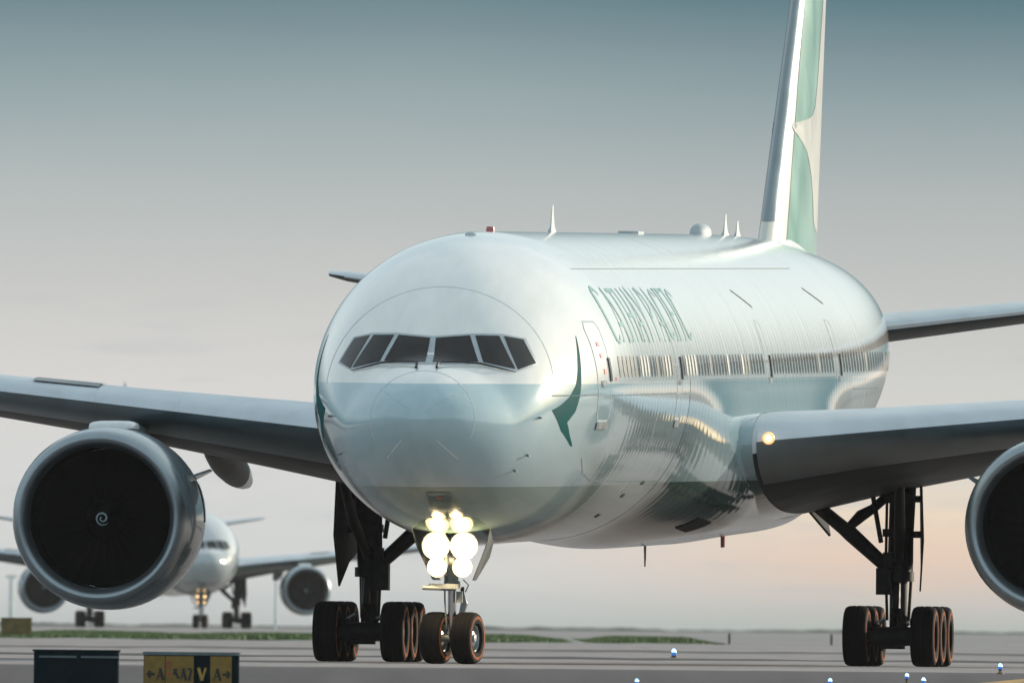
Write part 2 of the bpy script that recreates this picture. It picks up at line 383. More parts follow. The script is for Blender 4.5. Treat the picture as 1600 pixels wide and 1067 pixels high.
# stroke letters: x, y in cap heights; (points, half width)
def arc(cx, cy, rx, ry, a0, a1, n=14): return [(cx+rx*math.cos(R(a0+(a1-a0)*i/n)), cy+ry*math.sin(R(a0+(a1-a0)*i/n))) for i in range(n+1)]
TK, TN = .10, .04
GLYPH = {
 'C': (.82, [(arc(.44, .5, .36, .45, 48, 130), TN), (arc(.44, .5, .36, .45, 125, 240), TK), (arc(.44, .5, .36, .45, 235, 312), TN)]),
 'A': (.84, [([(.08, 0), (.42, 1)], TN), ([(.40, 1), (.76, 0)], TK), ([(.2, .33), (.64, .33)], TN), ([(0, .02), (.18, .02)], .02), ([(.64, .02), (.86, .02)], .02)]),
 'T': (.74, [([(.03, .96), (.71, .96)], TN), ([(.37, .95), (.37, 0)], TK), ([(.22, .02), (.52, .02)], .02)]),
 'H': (.84, [([(.14, 0), (.14, 1)], TK), ([(.7, 0), (.7, 1)], TK), ([(.14, .5), (.7, .5)], TN)]),
 'Y': (.78, [([(.05, 1), (.39, .45)], TK), ([(.73, 1), (.39, .45)], TN), ([(.39, .47), (.39, 0)], TK)]),
 'P': (.68, [([(.14, 0), (.14, 1)], TK), (arc(.28, .73, .32, .24, 90, -90), TN+.02), ([(.14, .97), (.3, .97)], TN), ([(.14, .49), (.3, .49)], TN)]),
 'I': (.34, [([(.16, 0), (.16, 1)], TK), ([(.03, .02), (.29, .02)], .02), ([(.03, .98), (.29, .98)], .02)]),
 'F': (.64, [([(.14, 0), (.14, 1)], TK), ([(.14, .96), (.6, .96)], TN), ([(.14, .52), (.5, .52)], TN)]),
 'V': (.74, [([(.06, 1), (.37, 0)], TK), ([(.68, 1), (.37, 0)], TN+.03)]),
 '7': (.64, [([(.06, .94), (.6, .94)], .07), ([(.58, .94), (.24, 0)], TK-.02)]),
 '<': (.9, [([(.1, .5), (.85, .5)], .09), ([(.38, .78), (.1, .5), (.38, .22)], .09)]),
 '>': (.9, [([(.05, .5), (.8, .5)], .09), ([(.52, .78), (.8, .5), (.52, .22)], .09)]),
 '\\': (.8, [([(.12, .85), (.68, .15)], .09), ([(.12, .45), (.12, .87), (.5, .87)], .09)]),
}
# ------------------------------------------------------------------ aircraft
def section(u, n=160):
    t, b, wd = prof(u); c, a = (t+b)/2, (t-b)/2
    return [B(u, wd*math.sin(2*math.pi*k/n), c+a*math.cos(2*math.pi*k/n)) for k in range(n)]
def frange(a, b, n): return [a+(b-a)*i/n for i in range(n+1)]
def naca(t, n=18):
    # (x, yu, yl) as fractions of chord, rounded nose, a little camber
    P = []
    for i in range(n+1):
        x = (1-math.cos(math.pi*i/n))/2
        y = 5*t*(.2969*math.sqrt(x)-.126*x-.3516*x*x+.2843*x**3-.1036*x**4)
        cam_ = .003*4*x*(1-x)
        P.append((x, cam_+y, cam_-y))
    return P
def foil_ring(u, v, w_, c, alpha, t, vert=False):
    P = naca(t); ring = [(x, yu) for x, yu, yl in P[::-1]]+[(x, yl) for x, yu, yl in P[1:]]
    ca, sa = math.cos(R(alpha)), math.sin(R(alpha)); out = []
    for x, y in ring:
        du, dz = c*(x*ca+y*sa), c*(y*ca-x*sa)
        out.append(G(u+c*x, v+c*(y-.003*4*x*(1-x)), w_) if vert else G(u+du, v, w_+dz))
    return out
def lerp_tab(tab, v):
    for a, b in zip(tab, tab[1:]):
        if v <= b[0]:
            t = (v-a[0])/(b[0]-a[0]); return [p+(q-p)*t for p, q in zip(a, b)]
    return list(tab[-1])
WING = [(1.5, 27.0, 4.22, 13.6, 5.4, .12), (2.75, 27.1, 4.36, 13.5, 5.5, .13), (3.3, 27.2, 4.50, 13.3, 5.6, .135), (3.9, 27.5, 4.58, 12.8, 5.6, .135), (5.5, 28.65, 4.75, 11.5, 5.2, .127), (9.7, 31.5, 5.18, 8.9, 4.2, .117), (14, 34.5, 5.62, 7.4, 3.0, .108), (20, 38.6, 6.2, 5.6, 1.4, .10), (28.5, 44.5, 7.02, 2.9, -.5, .09), (30.1, 46.2, 7.2, 1.7, -1, .085), (30.45, 47.0, 7.24, .7, -1, .08)]
STAB = [(.9, 62.2, 7.05, 7.2, .0, .095), (2.2, 63.3, 7.22, 6.5, .0, .095), (10.2, 70.2, 8.30, 2.7, 0, .085), (10.65, 71.1, 8.36, 1.6, 0, .08)]
FIN = [(8.2, 60.1, 10.75, .072), (9.1, 61.1, 9.85, .072), (14, 66.2, 6.05, .076), (18.2, 70.6, 2.9, .08), (18.5, 71.3, 2.0, .07)]
def fin_pt(fr, w_, off, s=1):
    a = lerp_tab(FIN, w_); c, t = a[2], a[3]
    x = max(0, min(1, fr)); y = 5*t*(.2969*math.sqrt(x)-.126*x-.3516*x*x+.2843*x**3-.1036*x**4)
    return G(a[1]+c*fr, s*(c*y+off), w_)

def wheel_mesh(hw, r, hubr, name):
    m = MB(); k = hw/.25; q = r/.625
    T = [(-.17*k, hubr), (-.235*k, hubr+.03), (-.25*k, r*.72), (-.247*k, r*.84), (-.225*k, r*.93), (-.18*k, r*.975), (-.11*k, r*.997), (-.105*k, r*.98), (-.085*k, r*.98), (-.08*k, r),
         (-.02*k, r), (-.015*k, r*.983), (.015*k, r*.983), (.02*k, r)]
    T = T+[(-a, b) for a, b in T[::-1][4:]]
    def tm(i):
        r_ = (T[i][1]+T[i+1][1])/2
        return 1 if r*.725 < r_ < r*.845 else 0
    m.lathe(T, 'y', n=40, mi=tm)
    for s in (-1, 1):
        m.lathe([(s*.17*k, hubr), (s*.16*k, hubr*.93), (s*.10*k, hubr*.86), (s*.09*k, hubr*.62), (s*.13*k, hubr*.52), (s*.15*k, hubr*.3), (s*.19*k, hubr*.27), (s*.2*k, .001)], 'y', n=28, mi=2)
    o = m.build(name, [TYRE, SIDEW, HUB], None, 35)
    return o

def make_airliner(root, near=True):
    paint = PAINT if near else FARPAINT
    # ---- fuselage
    us = [0.0006, .006, .02, .05, .09, .15, .22, .3, .4, .5, .65, .8, 1, 1.2, 1.4, 1.6, 1.75, 1.9, 2.1, 2.3, 2.5, 2.7, 2.9, 3.1, 3.35, 3.6, 3.9, 4.2]+frange(4.6, 12, 16)+frange(13, 45, 32)+frange(46, 73.1, 40)
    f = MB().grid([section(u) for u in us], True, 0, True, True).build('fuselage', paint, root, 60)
    # ---- wing-body fairing
    def fairing(u, a_):       # a_: angle round from straight down, port positive
        q = max(0, min(1, (u-20)/10)) if u < 36 else max(0, min(1, (50-u)/9.5))
        e = q*q*(3-2*q); th = abs(math.degrees(a_))
        r = 3.104+e*(.24+.72*math.exp(-((th-51)/20)**2))*max(0, min(1, (92-th)/22))
        return B(u, r*math.sin(a_), -r*math.cos(a_))
    FA = [R(-93+186*k/90) for k in range(91)]
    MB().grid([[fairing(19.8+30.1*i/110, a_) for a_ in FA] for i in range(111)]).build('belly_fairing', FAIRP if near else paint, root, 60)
    def on_fair(u, a_, off):
        n = normal_of(fairing, u, a_)
        if n.z > 0: n = -n
        return fairing(u, a_)+n*off
    if near:
        slab(MB(), [(26.2, R(44)), (27.5, R(44)), (27.5, R(36)), (26.2, R(36))], 4, 4, on_fair, -.02, .02).build('ram_air_inlet', HOLE, root, 40)
    # ---- wings
    for s in (1, -1):
        vs_ = sorted(set([a[0] for a in WING]+frange(3.9, 28.5, 14)))
        rows = []
        for v in vs_:
            a = lerp_tab(WING, v); rows.append(foil_ring(a[1], s*v, a[2], a[3], a[4], a[5]))
        n = len(rows[0]); wb = MB()
        wb.grid([r[:n//2+2] for r in rows]); wb.grid([r[n//2+1:] for r in rows], mi=1); wb.grid([[r[0], r[-1]] for r in rows]); wb.f.append(tuple(len(wb.v)+k for k in range(n))); wb.m.append(0); wb.v += [tuple(p) for p in rows[-1]]
        wg = wb.build('wing', [GREYP, WUND], root, 50)  # lit top and shaded underside painted as two colours
        # metal slats along the leading edge: their own pieces proud of the box
        cuts = [3.6, 8.7, 10.6, 13.6, 16.6, 19.6, 22.6, 25.6, 28.4]
        for v0, v1 in zip(cuts, cuts[1:]):
            sr = []
            for v in sorted(set(frange(v0+.002, v1-.002, 4)+[q[0] for q in WING+[(x_,) for x_ in vs_] if v0+.002 < q[0] < v1-.002])):
                a = lerp_tab(WING, v); ring = foil_ring(a[1], s*v, a[2], a[3], a[4], a[5]); mid = n//2
                seg = ring[mid-6:mid+5]
                le = ring[mid]; cen = ring[mid-7]*.5+ring[mid+6]*.5
                sr.append([p+(p-cen).normalized()*.012 for p in seg])
            MB().grid([q[:7] for q in sr]).grid([q[6:] for q in sr], mi=1).build('slat', [ALU, SLATM], wg, 80)  # light top, darker lower nose: the step into shade is in the material
        # painted glove wrapped round the root of the leading edge
        gr = []
        for v in (2.2, 2.75, 3.0, 3.3, 3.52):
            a = lerp_tab(WING, v); ring = foil_ring(a[1], s*v, a[2], a[3], a[4], a[5]); mid = n//2
            cen = ring[mid-9]*.5+ring[mid+9]*.5; gr.append([p+(p-cen).normalized()*(.03 if 3 < k < 20 else .012) for k, p in enumerate(ring[mid-11:mid+13])])
        MB().grid(gr).build('wing_root_glove', FAIRP if near else paint, wg, 50)  # glove takes the same shade-darkened paint as the fairing
        # wing spoiler panel lying proud on the upper skin
        for v0, v1 in ((10.6, 12.1),):
            pr = []
            for v in (v0, v1):
                a = lerp_tab(WING, v); ring = foil_ring(a[1], s*v, a[2], a[3], a[4], a[5]); mid = n//2
                pr.append([ring[mid-q]+Vector((.03, 0, .03)) for q in (3, 4, 5, 6)])
            MB().grid(pr).build('krueger_panel', GEARG, wg, 30)
        # flap track fairings
        for v, ln, rr in ((8.75, 7.2, .34), (15.2, 4.4, .28), (20.5, 3.6, .24)):
            a = lerp_tab(WING, v); u1 = a[1]+a[3]*.98; rows = []
            for i in range(15):
                x = i/14; r_ = rr*(math.sin(math.pi*min(1, x*1.0))**.55 if 0 < x < 1 else .02)
                uu = u1-ln*.62+ln*x; ww = a[2]-math.sin(R(a[4]+2))*(uu-a[1])-.08*(rr/.46)-.0
                rows.append([G(uu, s*v+r_*.9*math.cos(k*math.pi/8), ww+r_*1.1*math.sin(k*math.pi/8)) for k in range(16)])
            MB().grid(rows, True, lambda i: 1 if i > 9 else 0, True, True).build('flap_track_fairing', [WUND, WHITE], wg, 50)  # front part in the shade-darkened underside paint
        # root landing light: a clear capped lamp in the leading edge
        lp = MB(); c = G(27.40, s*3.85, 4.62)
        lp.lathe([(0, .12), (.04, .128), (.075, .115), (.07, .08)], 'x', c, 24, 1); lp.lathe([(.06, .085), (.085, .055), (.095, .001)], 'x', c, 20, 0)
        lp.build('wing_landing_light', [LAMPS, LAMPR], wg, 50)
    # ---- tail
    fin_rows = []
    for w_ in [8.2, 8.6, 9.1]+frange(10, 18.2, 9)+[18.5]:
        a = lerp_tab(FIN, w_); fin_rows.append(foil_ring(a[1], 0, w_, a[2], 0, a[3], True))
    fb = MB(); fb.grid(fin_rows, False, 0, True, True)
    fin = fb.build('tail_fin', FINW if near else FARPAINT, root, 50)
    le = []
    for w_ in [9.45]+frange(10, 18.2, 9):
        a = lerp_tab(FIN, w_); r = foil_ring(a[1], 0, w_, a[2], 0, a[3], True); mid = len(r)//2
        cen = (r[mid-7]+r[mid+7])*.5
        le.append([p+(p-cen).normalized()*.012 for p in r[mid-3:mid+4]])
    MB().grid(le).build('fin_leading_edge', SLATM, fin, 50)
    # root fillet of the fin
    rows = []
    for i in range(11):
        x = i/10; u = 58.9+x*12.5; th = lerp_tab(FIN, 9.1)[3]*9.9*.5
        y = (.12+.75*math.sin(math.pi*min(1, .12+x*.88))**.8); h = .0+.3*min(1, x*3.2)*(1-.6*x)
        tz = prof(u)[0]
        rows.append([B(u, y*1.25, tz-.22), B(u, y*.75, tz+.02), B(u, y*.5, tz+.25*h), B(u, y*.43, tz+h*.95), B(u, -y*.43, tz+h*.95), B(u, -y*.5, tz+.25*h), B(u, -y*.75, tz+.02), B(u, -y*1.25, tz-.22)])
    MB().grid(rows, False, 0, True, True).build('fin_root_fillet', WHITE, fin, 50)
    for s in (1, -1):
        rows = [foil_ring(a[1], s*a[0], a[2], a[3], a[4], a[5]) for a in [lerp_tab(STAB, v) for v in [.9]+frange(2.2, 10.2, 6)+[10.65]]]
        mid = len(rows[0])//2
        st = MB().grid([r[:mid+1] for r in rows]).grid([r[mid:]+[r[0]] for r in rows], mi=1).grid([rows[-1], [rows[-1][0]]*len(rows[-1])]).build('tailplane', [GREYP, WUND], root, 50); sr = []  # tailplane likewise: shade painted on its underside
        for r in rows[1:-1]:
            cen = (r[mid-8]+r[mid+8])*.5; sr.append([p+(p-cen).normalized()*.01 for p in r[mid-5:mid+2]])
        MB().grid(sr).build('tailplane_leading_edge', ALU, st, 50)
    # ---- engines (built round the inlet centre, then placed either side)
    e0 = None
    for s in (1, -1):
        loc = G(26.3, s*9.75, 2.88)
        m = MB(); m.lathe([(-.26, 1.765), (-.5, 1.815), (-1.2, 1.86), (-2.2, 1.865), (-3.2, 1.80), (-4.2, 1.66), (-4.9, 1.54), (-4.9, 1.5), (-3.5, 1.5)], 'x', n=72)
        # nozzle core behind the fan duct
        m.lathe([(-3.5, 1.05), (-4.9, 1.02), (-6.2, .72), (-6.25, .66), (-6.2, .45), (-7.3, .05)], 'x', n=36)
        en = m.build('engine', NACP, root, 40, loc)
        m = MB(); m.lathe([(-.262, 1.768), (-.14, 1.735), (-.05, 1.69), (-.01, 1.65), (0, 1.62), (-.015, 1.58), (-.07, 1.53), (-.2, 1.47), (-.36, 1.435)], 'x', n=72)
        m.build('inlet_lip', LIPM, en, 60)
        m = MB(); m.lathe([(-.36, 1.433), (-.6, 1.41), (-1.25, 1.42), (-1.7, 1.42)], 'x', n=60); m.lathe([(-1.7, 1.42), (-1.72, .4), (-1.72, .05)], 'x', n=40)
        m.build('inlet_duct', DUCT, en, 50)
        m = MB()
        for k in range(26):
            a = 2*math.pi*k/26; rows = []
            for i in range(6):
                r = .42+i*(1.395-.42)/5; tw = R(28+34*i/5); ch = .16+.05*i/5
                ca, sa = math.cos(a), math.sin(a); row = []
                for q in (-1, 0, 1):
                    x = -1.28+q*ch*math.cos(tw)*.9; tt = q*ch*math.sin(tw)+(.02 if q == 0 else 0)
                    row.append((x, r*ca-tt*sa, r*sa+tt*ca))
                rows.append(row)
            m.grid(rows)
        m.build('fan_blades', BLADE, en, 60)
        m = MB(); m.lathe([(-1.3, .41), (-1.15, .36), (-.95, .26), (-.78, .12), (-.7, .03), (-.69, .001)], 'x', n=32); sp = m.build('spinner', BLADE, en, 60)
        m = MB(); rows = []
        for i in range(31):
            a = R(30)+i/30*R(560); rr = .012+.135*(i/30)**.75; hw = .018*min(1, (30-i)/5+.25)
            x0 = -.685-.45*max(0, rr-.01)-.12*rr
            rows.append([(-.66-.62*(rr+hw), -(rr+hw)*math.sin(a)*s*0-(rr+hw)*math.sin(a), (rr+hw)*math.cos(a)), (-.66-.62*(rr-hw), -(rr-hw)*math.sin(a), (rr-hw)*math.cos(a))])
        m.grid(rows); m.build('spinner_spiral', SPIR, en, 60)
        # pylon with its rounded fairing cap
        py = MB(); rows = []
        for x, zt, zb, hw in ((-1.9, 1.9, 1.7, .06), (-2.3, 1.96, 1.6, .22), (-3.2, 1.95, 1.4, .27), (-5.3, 1.97, 1.2, .28), (-7.2, 1.9, 1.0, .26), (-8.6, 1.8, 1.2, .16), (-10, 1.8, 1.55, .04)):
            rows.append([(x, hw, zb), (x, hw, zt-.1), (x, hw*.5, zt), (x, -hw*.5, zt), (x, -hw, zt-.1), (x, -hw, zb)])
        py.grid(rows, True, 0, True, True).build('pylon', NACP, en, 40)
        rows = []
        for x, hw, h in ((-1.75, .36, .01), (-1.8, .44, .1), (-2.0, .47, .155), (-2.7, .47, .17), (-3.4, .4, .16)):
            rows.append([(x, hw*math.copysign(abs(math.cos(k*math.pi/10))**.45, math.cos(k*math.pi/10)), 1.83+h*(math.sin(k*math.pi/10)**.6 if 0 < k < 10 else 0)) for k in range(11)])
        MB().grid(rows, False, 0, True, True).build('pylon_fairing_cap', WHITE, en, 50)
        # strake on the inboard shoulder
        si = -s; a0 = R(27)
        base = lambda x, r: Vector((x, si*r*math.cos(a0), r*math.sin(a0)))
        MB().plate([base(-1.4, 1.84), base(-3.0, 1.80), base(-2.9, 2.2), base(-2.5, 2.22)], (0, .012*si, -.02)).build('nacelle_strake', NACP, en, 30)
        # pale cowl door at the back half
        m = MB(); rows = []
        for x, r in ((-2.9, 1.837), (-3.3, 1.797), (-3.8, 1.73), (-4.2, 1.668)):
            rows.append([(x, (r+.008)*math.cos(R(b)), (r+.008)*math.sin(R(b))) for b in ((-2, 5, 12, 19, 25) if s < 0 else (182, 175, 168, 161, 155))])
        m.grid(rows).build('cowl_panel', WHITE, en, 50)
    # ---- main landing gear
    wm = wheel_mesh(.25, .625, .30, 'wheel')
    first = True
    for s in (1, -1):
        st = MB()
        st.tube([G(37.2, s*5.58, 4.3), G(37.15, s*5.55, 3.4), G(37.1, s*5.5, 1.9)], [.27, .27, .25], 18)
        st.tube([G(37.1, s*5.5, 1.95), G(37.1, s*5.5, 1.75)], .31, 18); st.tube([G(37.1, s*5.49, 1.8), G(37.1, s*5.49, .75)], .185, 16)
        st.tube([G(36.75, s*5.5, 1.72), G(36.55, s*5.5, 1.2), G(36.75, s*5.5, .85)], [.07, .09, .07], 8)          # torque links
        st.tube([G(37.45, s*5.72, 3.7), G(37.4, s*5.72, 1.9), G(37.3, s*5.68, .9)], .035, 8); st.tube([G(36.9, s*5.26, 3.8), G(36.9, s*5.24, 2.0), G(36.9, s*5.28, .95)], .03, 8)   # hoses
        st.box(G(36.85, s*5.22, 1.75), (.4, .32, .55), bev=.05); st.box(G(36.8, s*5.5, 2.75), (.3, .62, .16), bev=.04); st.box(G(36.85, s*5.5, 3.45), (.34, .66, .18), bev=.04)
        st.box(G(36.9, s*5.3, 2.2), (.3, .22, .3), bev=.04)
        mg = st.build('main_landing_gear', GEARM, root, 40)
        bg_ = MB(); bg_.tube([G(35.5, s*5.49, .62), G(37.1, s*5.49, .66), G(38.7, s*5.49, .62)], [.15, .2, .15], 12)
        for du in (-1.46, 0, 1.46): bg_.tube([G(37.1+du, s*5.49-.7, .622), G(37.1+du, s*5.49+.7, .622)], .11, 10); bg_.tube([G(37.1+du, s*5.49-.42, .622), G(37.1+du, s*5.49+.42, .622)], .2, 14)
        bg_.box(G(35.9, s*5.49, .42), (.5, .5, .12), bev=.05); bg_.tube([G(35.65, s*5.49-.3, .85), G(36.9, s*5.49-.3, .95)], .05, 8); bg_.tube([G(35.65, s*5.49+.3, .85), G(36.9, s*5.49+.3, .95)], .05, 8)
        bg_.build('bogie_beam', GEARM, mg, 40)
        for du in (-1.46, 0, 1.46):
            for dv in (-.7, .7):
                p = G(37.1+du, s*5.49+dv, .622)
                if first: wm.parent = mg; wm.location = p; first = False
                else: inst(wm, mg, p)
        b1 = MB(); b1.tube([G(37.0, s*3.6, 3.45), G(37.0, s*4.35, 2.84), G(37.0, s*4.5, 2.72), G(37.05, s*5.3, 2.0)], [.13, .15, .17, .14], 10); b1.tube([G(37, s*4.38, 2.78), G(37.1, s*4.7, 3.1), G(37.1, s*4.95, 3.25), G(37.1, s*5.45, 3.7)], [.08, .13, .1, .1], 10)
        b1.build('side_brace', GEARM, mg, 40)
        b2 = MB(); b2.tube([G(34.4, s*5.78, 3.9), G(35.6, s*5.66, 2.9), G(36.95, s*5.5, 2.15)], [.1, .12, .1], 10); b2.tube([G(36.6, s*4.95, 3.75), G(36.8, s*5.15, 2.55)], .05, 8)
        b2.build('drag_brace', GEARM, mg, 40)
        # strut door, canted so its front edge stands further out
        def dp(u, w_): return G(u, s*(5.93-.118*(u-37.1)+.05*math.sin((w_-1.6)*1.4)), w_)
        MB().plate([dp(36.0, 3.75), dp(36.0, 2.6), dp(36.25, 1.55), dp(37.2, 2.05), dp(38.1, 2.3), dp(38.1, 3.75)], (0, .018, 0)).build('strut_door', DOORD, mg, 30)
        for w_ in (3.45, 2.72): MB().tube([G(37.1, s*5.6, w_), dp(37.1, w_)], .07, 8).build('door_bracket', GEARM, mg, 40)
        # keel-side wheel well door hanging ajar
        MB().plate([G(38.6, s*3.35, 3.3), G(40.6, s*3.3, 3.4), G(40.6, s*3.62, 2.95), G(38.9, s*3.86, 2.68)], (0, .02, .012)).build('wheel_well_door', DOORD, mg, 30)
    # ---- nose gear
    st = MB(); NV = 0
    st.tube([G(5.7, NV, 3.0), G(5.8, NV, 1.55)], .125, 16); st.tube([G(5.8, NV, 1.62), G(5.82, NV, 1.5)], .16, 16); st.tube([G(5.81, NV, 1.55), G(5.89, NV, .5)], .085, 14, 1)
    st.tube([G(5.89, -.3, .51), G(5.89, .3, .51)], .075, 12); st.box(G(5.62, -.12, 1.53), (.22, .62, .1), 0, bev=.03); st.tube([G(5.5, -.55, 1.5), G(5.6, .1, 1.48)], .045, 8)
    st.tube([G(6.05, .17, 1.5), G(6.22, .2, 1.2), G(6.1, .12, .8)], [.05, .075, .05], 8); st.tube([G(6.0, .2, 1.66), G(6.05, .3, 1.56), G(6.02, .24, 1.42)], .014, 6)
    st.box(G(5.72, .16, 1.32), (.14, .12, .22), 0, bev=.02); st.tube([G(5.4, -.14, 2.7), G(5.68, -.1, 1.75)], .045, 8); st.tube([G(6.9, 0, 2.7), G(5.9, 0, 1.72)], .07, 8)
    st.tube([G(5.68, -.12, 2.6), G(5.7, -.13, 1.3), G(5.8, -.1, .7)], .018, 6)
    ng = st.build('nose_landing_gear', [GEARG, CHROME], root, 40)
    nw = wheel_mesh(.215, .515, .27, 'wheel')
    psi = R(-13)
    for k, dv in enumerate((.325, -.325)):
        p = G(5.89+.325*math.sin(psi)*(1 if dv > 0 else -1), dv*math.cos(psi), .513)
        if k == 0: nw.parent = ng; nw.location = p; nw.rotation_euler = (0, 0, psi)
        else: inst(nw, ng, p, (0, 0, psi))
    for s in (1, -1):
        MB().plate([G(5.6, s*.80, 2.75), G(5.6, s*.68, 2.3), G(5.9, s*.40, 1.66), G(7.3, s*.30, 1.66), G(7.6, s*.52, 2.1), G(7.6, s*.66, 2.66)], (0, .012, .01*s)).build('nose_gear_door', DOORL, ng, 30)
    # nose gear lamps: housing, reflector bowl and lit lens
    for v, w_, r_ in ((.28, 2.33, .25), (-.28, 2.33, .25), (.25, 1.90, .18), (-.25, 1.90, .18)):
        c = G(5.42, v, w_)
        m = MB(); m.lathe([(-.22, r_*.5), (-.16, r_*.85), (.0, r_*1.1), (.02, r_*1.12), (.02, r_*1.02)], 'x', c, 24, 0, True); m.tube([c+Vector((-.15, 0, 0)), G(5.75, 0, w_)], .03, 8)
        if not near: r_ *= .42
        m.lathe([(.018, r_*1.03), (.0, r_*.8)], 'x', c, 28, 1); m.lathe([(.0, r_*.8), (-.005, r_*.58)], 'x', c, 28, 3)
        m.lathe([(-.005, r_*.58), (.03, r_*.45), (.045, r_*.22), (.048, .001)], 'x', c, 28, 2)
        m.build('taxi_lamp' if w_ < 2 else 'landing_lamp', [GEARG, LAMPR, LAMPW if near else LAMPF, LAMPM], ng, 50)
    if near:      # the light these lamps spill on the gear, the doors and the pavement
        for v in (.28, -.28):
            ld = bpy.data.lights.new('landing_lamp_light', 'POINT'); ld.energy = 85; ld.color = (1, .68, .36); ld.shadow_soft_size = .05
            lo = bpy.data.objects.new('landing_lamp_light', ld); COL.objects.link(lo); lo.parent = ng; lo.location = G(5.12, v, 2.12)
    # ---- windscreen
    def pane(pts, s): return [(s*p[0], p[1]) for p in pts]
    P1 = [(.055, .992), (.70, 1.045), (.925, .54), (.075, .525)]
    P2 = [(.80, 1.045), (1.235, 1.04), (1.60, .405), (1.02, .53)]
    P3 = [(1.325, 1.035), (1.66, .975), (1.93, .51), (1.655, .385)]
    for s in (1, -1):
        fr = MB()
        for q in ([(0.0, 1.03), (.75, 1.09), (.975, .49), (0.0, .475)], [(.752, 1.09), (1.28, 1.085), (1.63, .345), (.977, .49)], [(1.283, 1.085), (1.70, 1.0), (1.99, .49), (1.633, .345)]):
            quad(fr, pane(q, s), 8, 8, on_front, .006)
        wf = fr.build('windscreen_frame', FRAME, root, 50)
        for q in (P1, P2, P3):
            slab(MB(), pane(q, s), 8, 8, on_front, -.01, .016).build('windscreen_pane', GLASS, wf, 50)
        wp = MB(); wp.tube([on_front(s*.20, .40, .03), on_front(s*.20, .455, .06), on_front(s*.26, .475, .06), on_front(s*.6, .49, .05), on_front(s*.95, .475, .05), on_front(s*1.3, .40, .04), on_front(s*1.6, .33, .03)], [.028, .024, .018, .018, .02, .016, .008], 8)
        wp.build('windscreen_wiper', BLACKM, wf, 50)
    # ---- roof fittings
    def roof(u, v=0): t, b, wd = prof(u); c, a = (t+b)/2, (t-b)/2; return B(u, v, c+a*math.sqrt(1-(v/wd)**2))
    def blade(name, u, h, c, m_=DORSAL):
        p = roof(u); rows = []
        for k, (hh, cc, x0, th) in enumerate(((-.1, c*1.5, 0, .10), (.04, c*1.2, .0, .075), (.12, c, .08, .04), (h*.6, c*.65, c*.3, .026), (h, c*.34, c*.62, .012))):
            rows.append([p+Vector((-(x0+cc*q[0]), th*q[1], hh)) for q in ((0, 0), (.3, 1), (.7, .8), (1, 0), (.7, -.8), (.3, -1))])
        return MB().grid(rows, True, 0, True, True).build(name, m_, root, 40)
    blade('blade_antenna', 21.9, .55, .42); blade('blade_antenna', 53.1, .46, .42); blade('blade_antenna', 55.4, .36, .4)
    p = roof(11.6); m = MB(); m.lathe([(-.06, .09), (.05, .085), (.095, .07), (.1, .001)], 'z', p, 16); m.build('beacon', RED, root, 40)
    p = roof(8.2, 0.02); m = MB(); m.grid([[p+Vector((.14*math.cos(k*.3927)*q, .13*math.sin(k*.3927)*q, h-.02-.05*q*math.cos(k*.3927))) for k in range(16)] for q, h in ((1, 0), (.85, .04), (.4, .06), (.02, .065))], True, 0, False, True); m.build('roof_fairing', DORSAL, root, 50)
    p = roof(48.7); rows = []
    for q, h in ((1, -.12), (1, .0), (.93, .10), (.75, .17), (.45, .215), (.02, .23)): rows.append([p+Vector((.75*q*math.cos(k*.314), .22*q*math.sin(k*.314), h)) for k in range(20)])
    MB().grid(rows, True, 0, False, True).build('satellite_dome', DORSAL, root, 50)
    p = roof(36.0); MB().box(p+Vector((0, 0, .0)), (1.2, .42, .08), bev=.1).build('low_profile_antenna', DORSAL, root, 40)
    # ---- belly fittings
    def belly(u): return B(u, 0, min(prof(u)[1], -3.36 if 27 < u < 38 else -3.1))
    MB().tube([belly(39)+Vector((0, 0, .1)), belly(39)+Vector((-.05, 0, -.68))], [.035, .018], 8).build('drain_mast', DORSAL, root, 40)
    MB().tube([B(44.5, 1.0, -3.1), B(44.5, 1.0, -3.42)], [.05, .045], 8).build('belly_beacon', RED, root, 40)
    # ---- doors and cabin windows on the port side
    def door(u0, u1, z0, z1, nm):
        m = MB(); slab(m, [(u0, z0), (u1, z0), (u1, z1), (u0, z1)], 3, 10, on_side, -.01, .003); d = m.build(nm, paint, root, 40)
        r = MB(); c = .14
        ribbon(r, [(u0+c, z0), (u1-c, z0), (u1, z0+c), (u1, z1-c), (u1-c, z1), (u0+c, z1), (u0, z1-c), (u0, z0+c), (u0+c, z0)], .035, on_side, .006, step=.15)
        r.build('door_seal', SEAML, d, 0)
        h = MB(); slab(h, [(u1-.09, .16), (u1+.06, .16), (u1+.06, .62), (u1-.09, .62)], 1, 4, on_side, -.01, .03); h.build('door_window', DARKW, d, 40)
        h = MB(); slab(h, [(u0+.28, .06), (u0+.55, .06), (u0+.55, .17), (u0+.28, .17)], 1, 2, on_side, -.01, .05); h.build('door_handle', CHROME, d, 40)
        h = MB(); slab(h, [(u0+.05, z0-.16), (u1-.05, z0-.16), (u1-.05, z0-.03), (u0+.05, z0-.03)], 2, 2, on_side, -.01, .03); h.build('door_sill_plate', GEARG, d, 40)
        return d
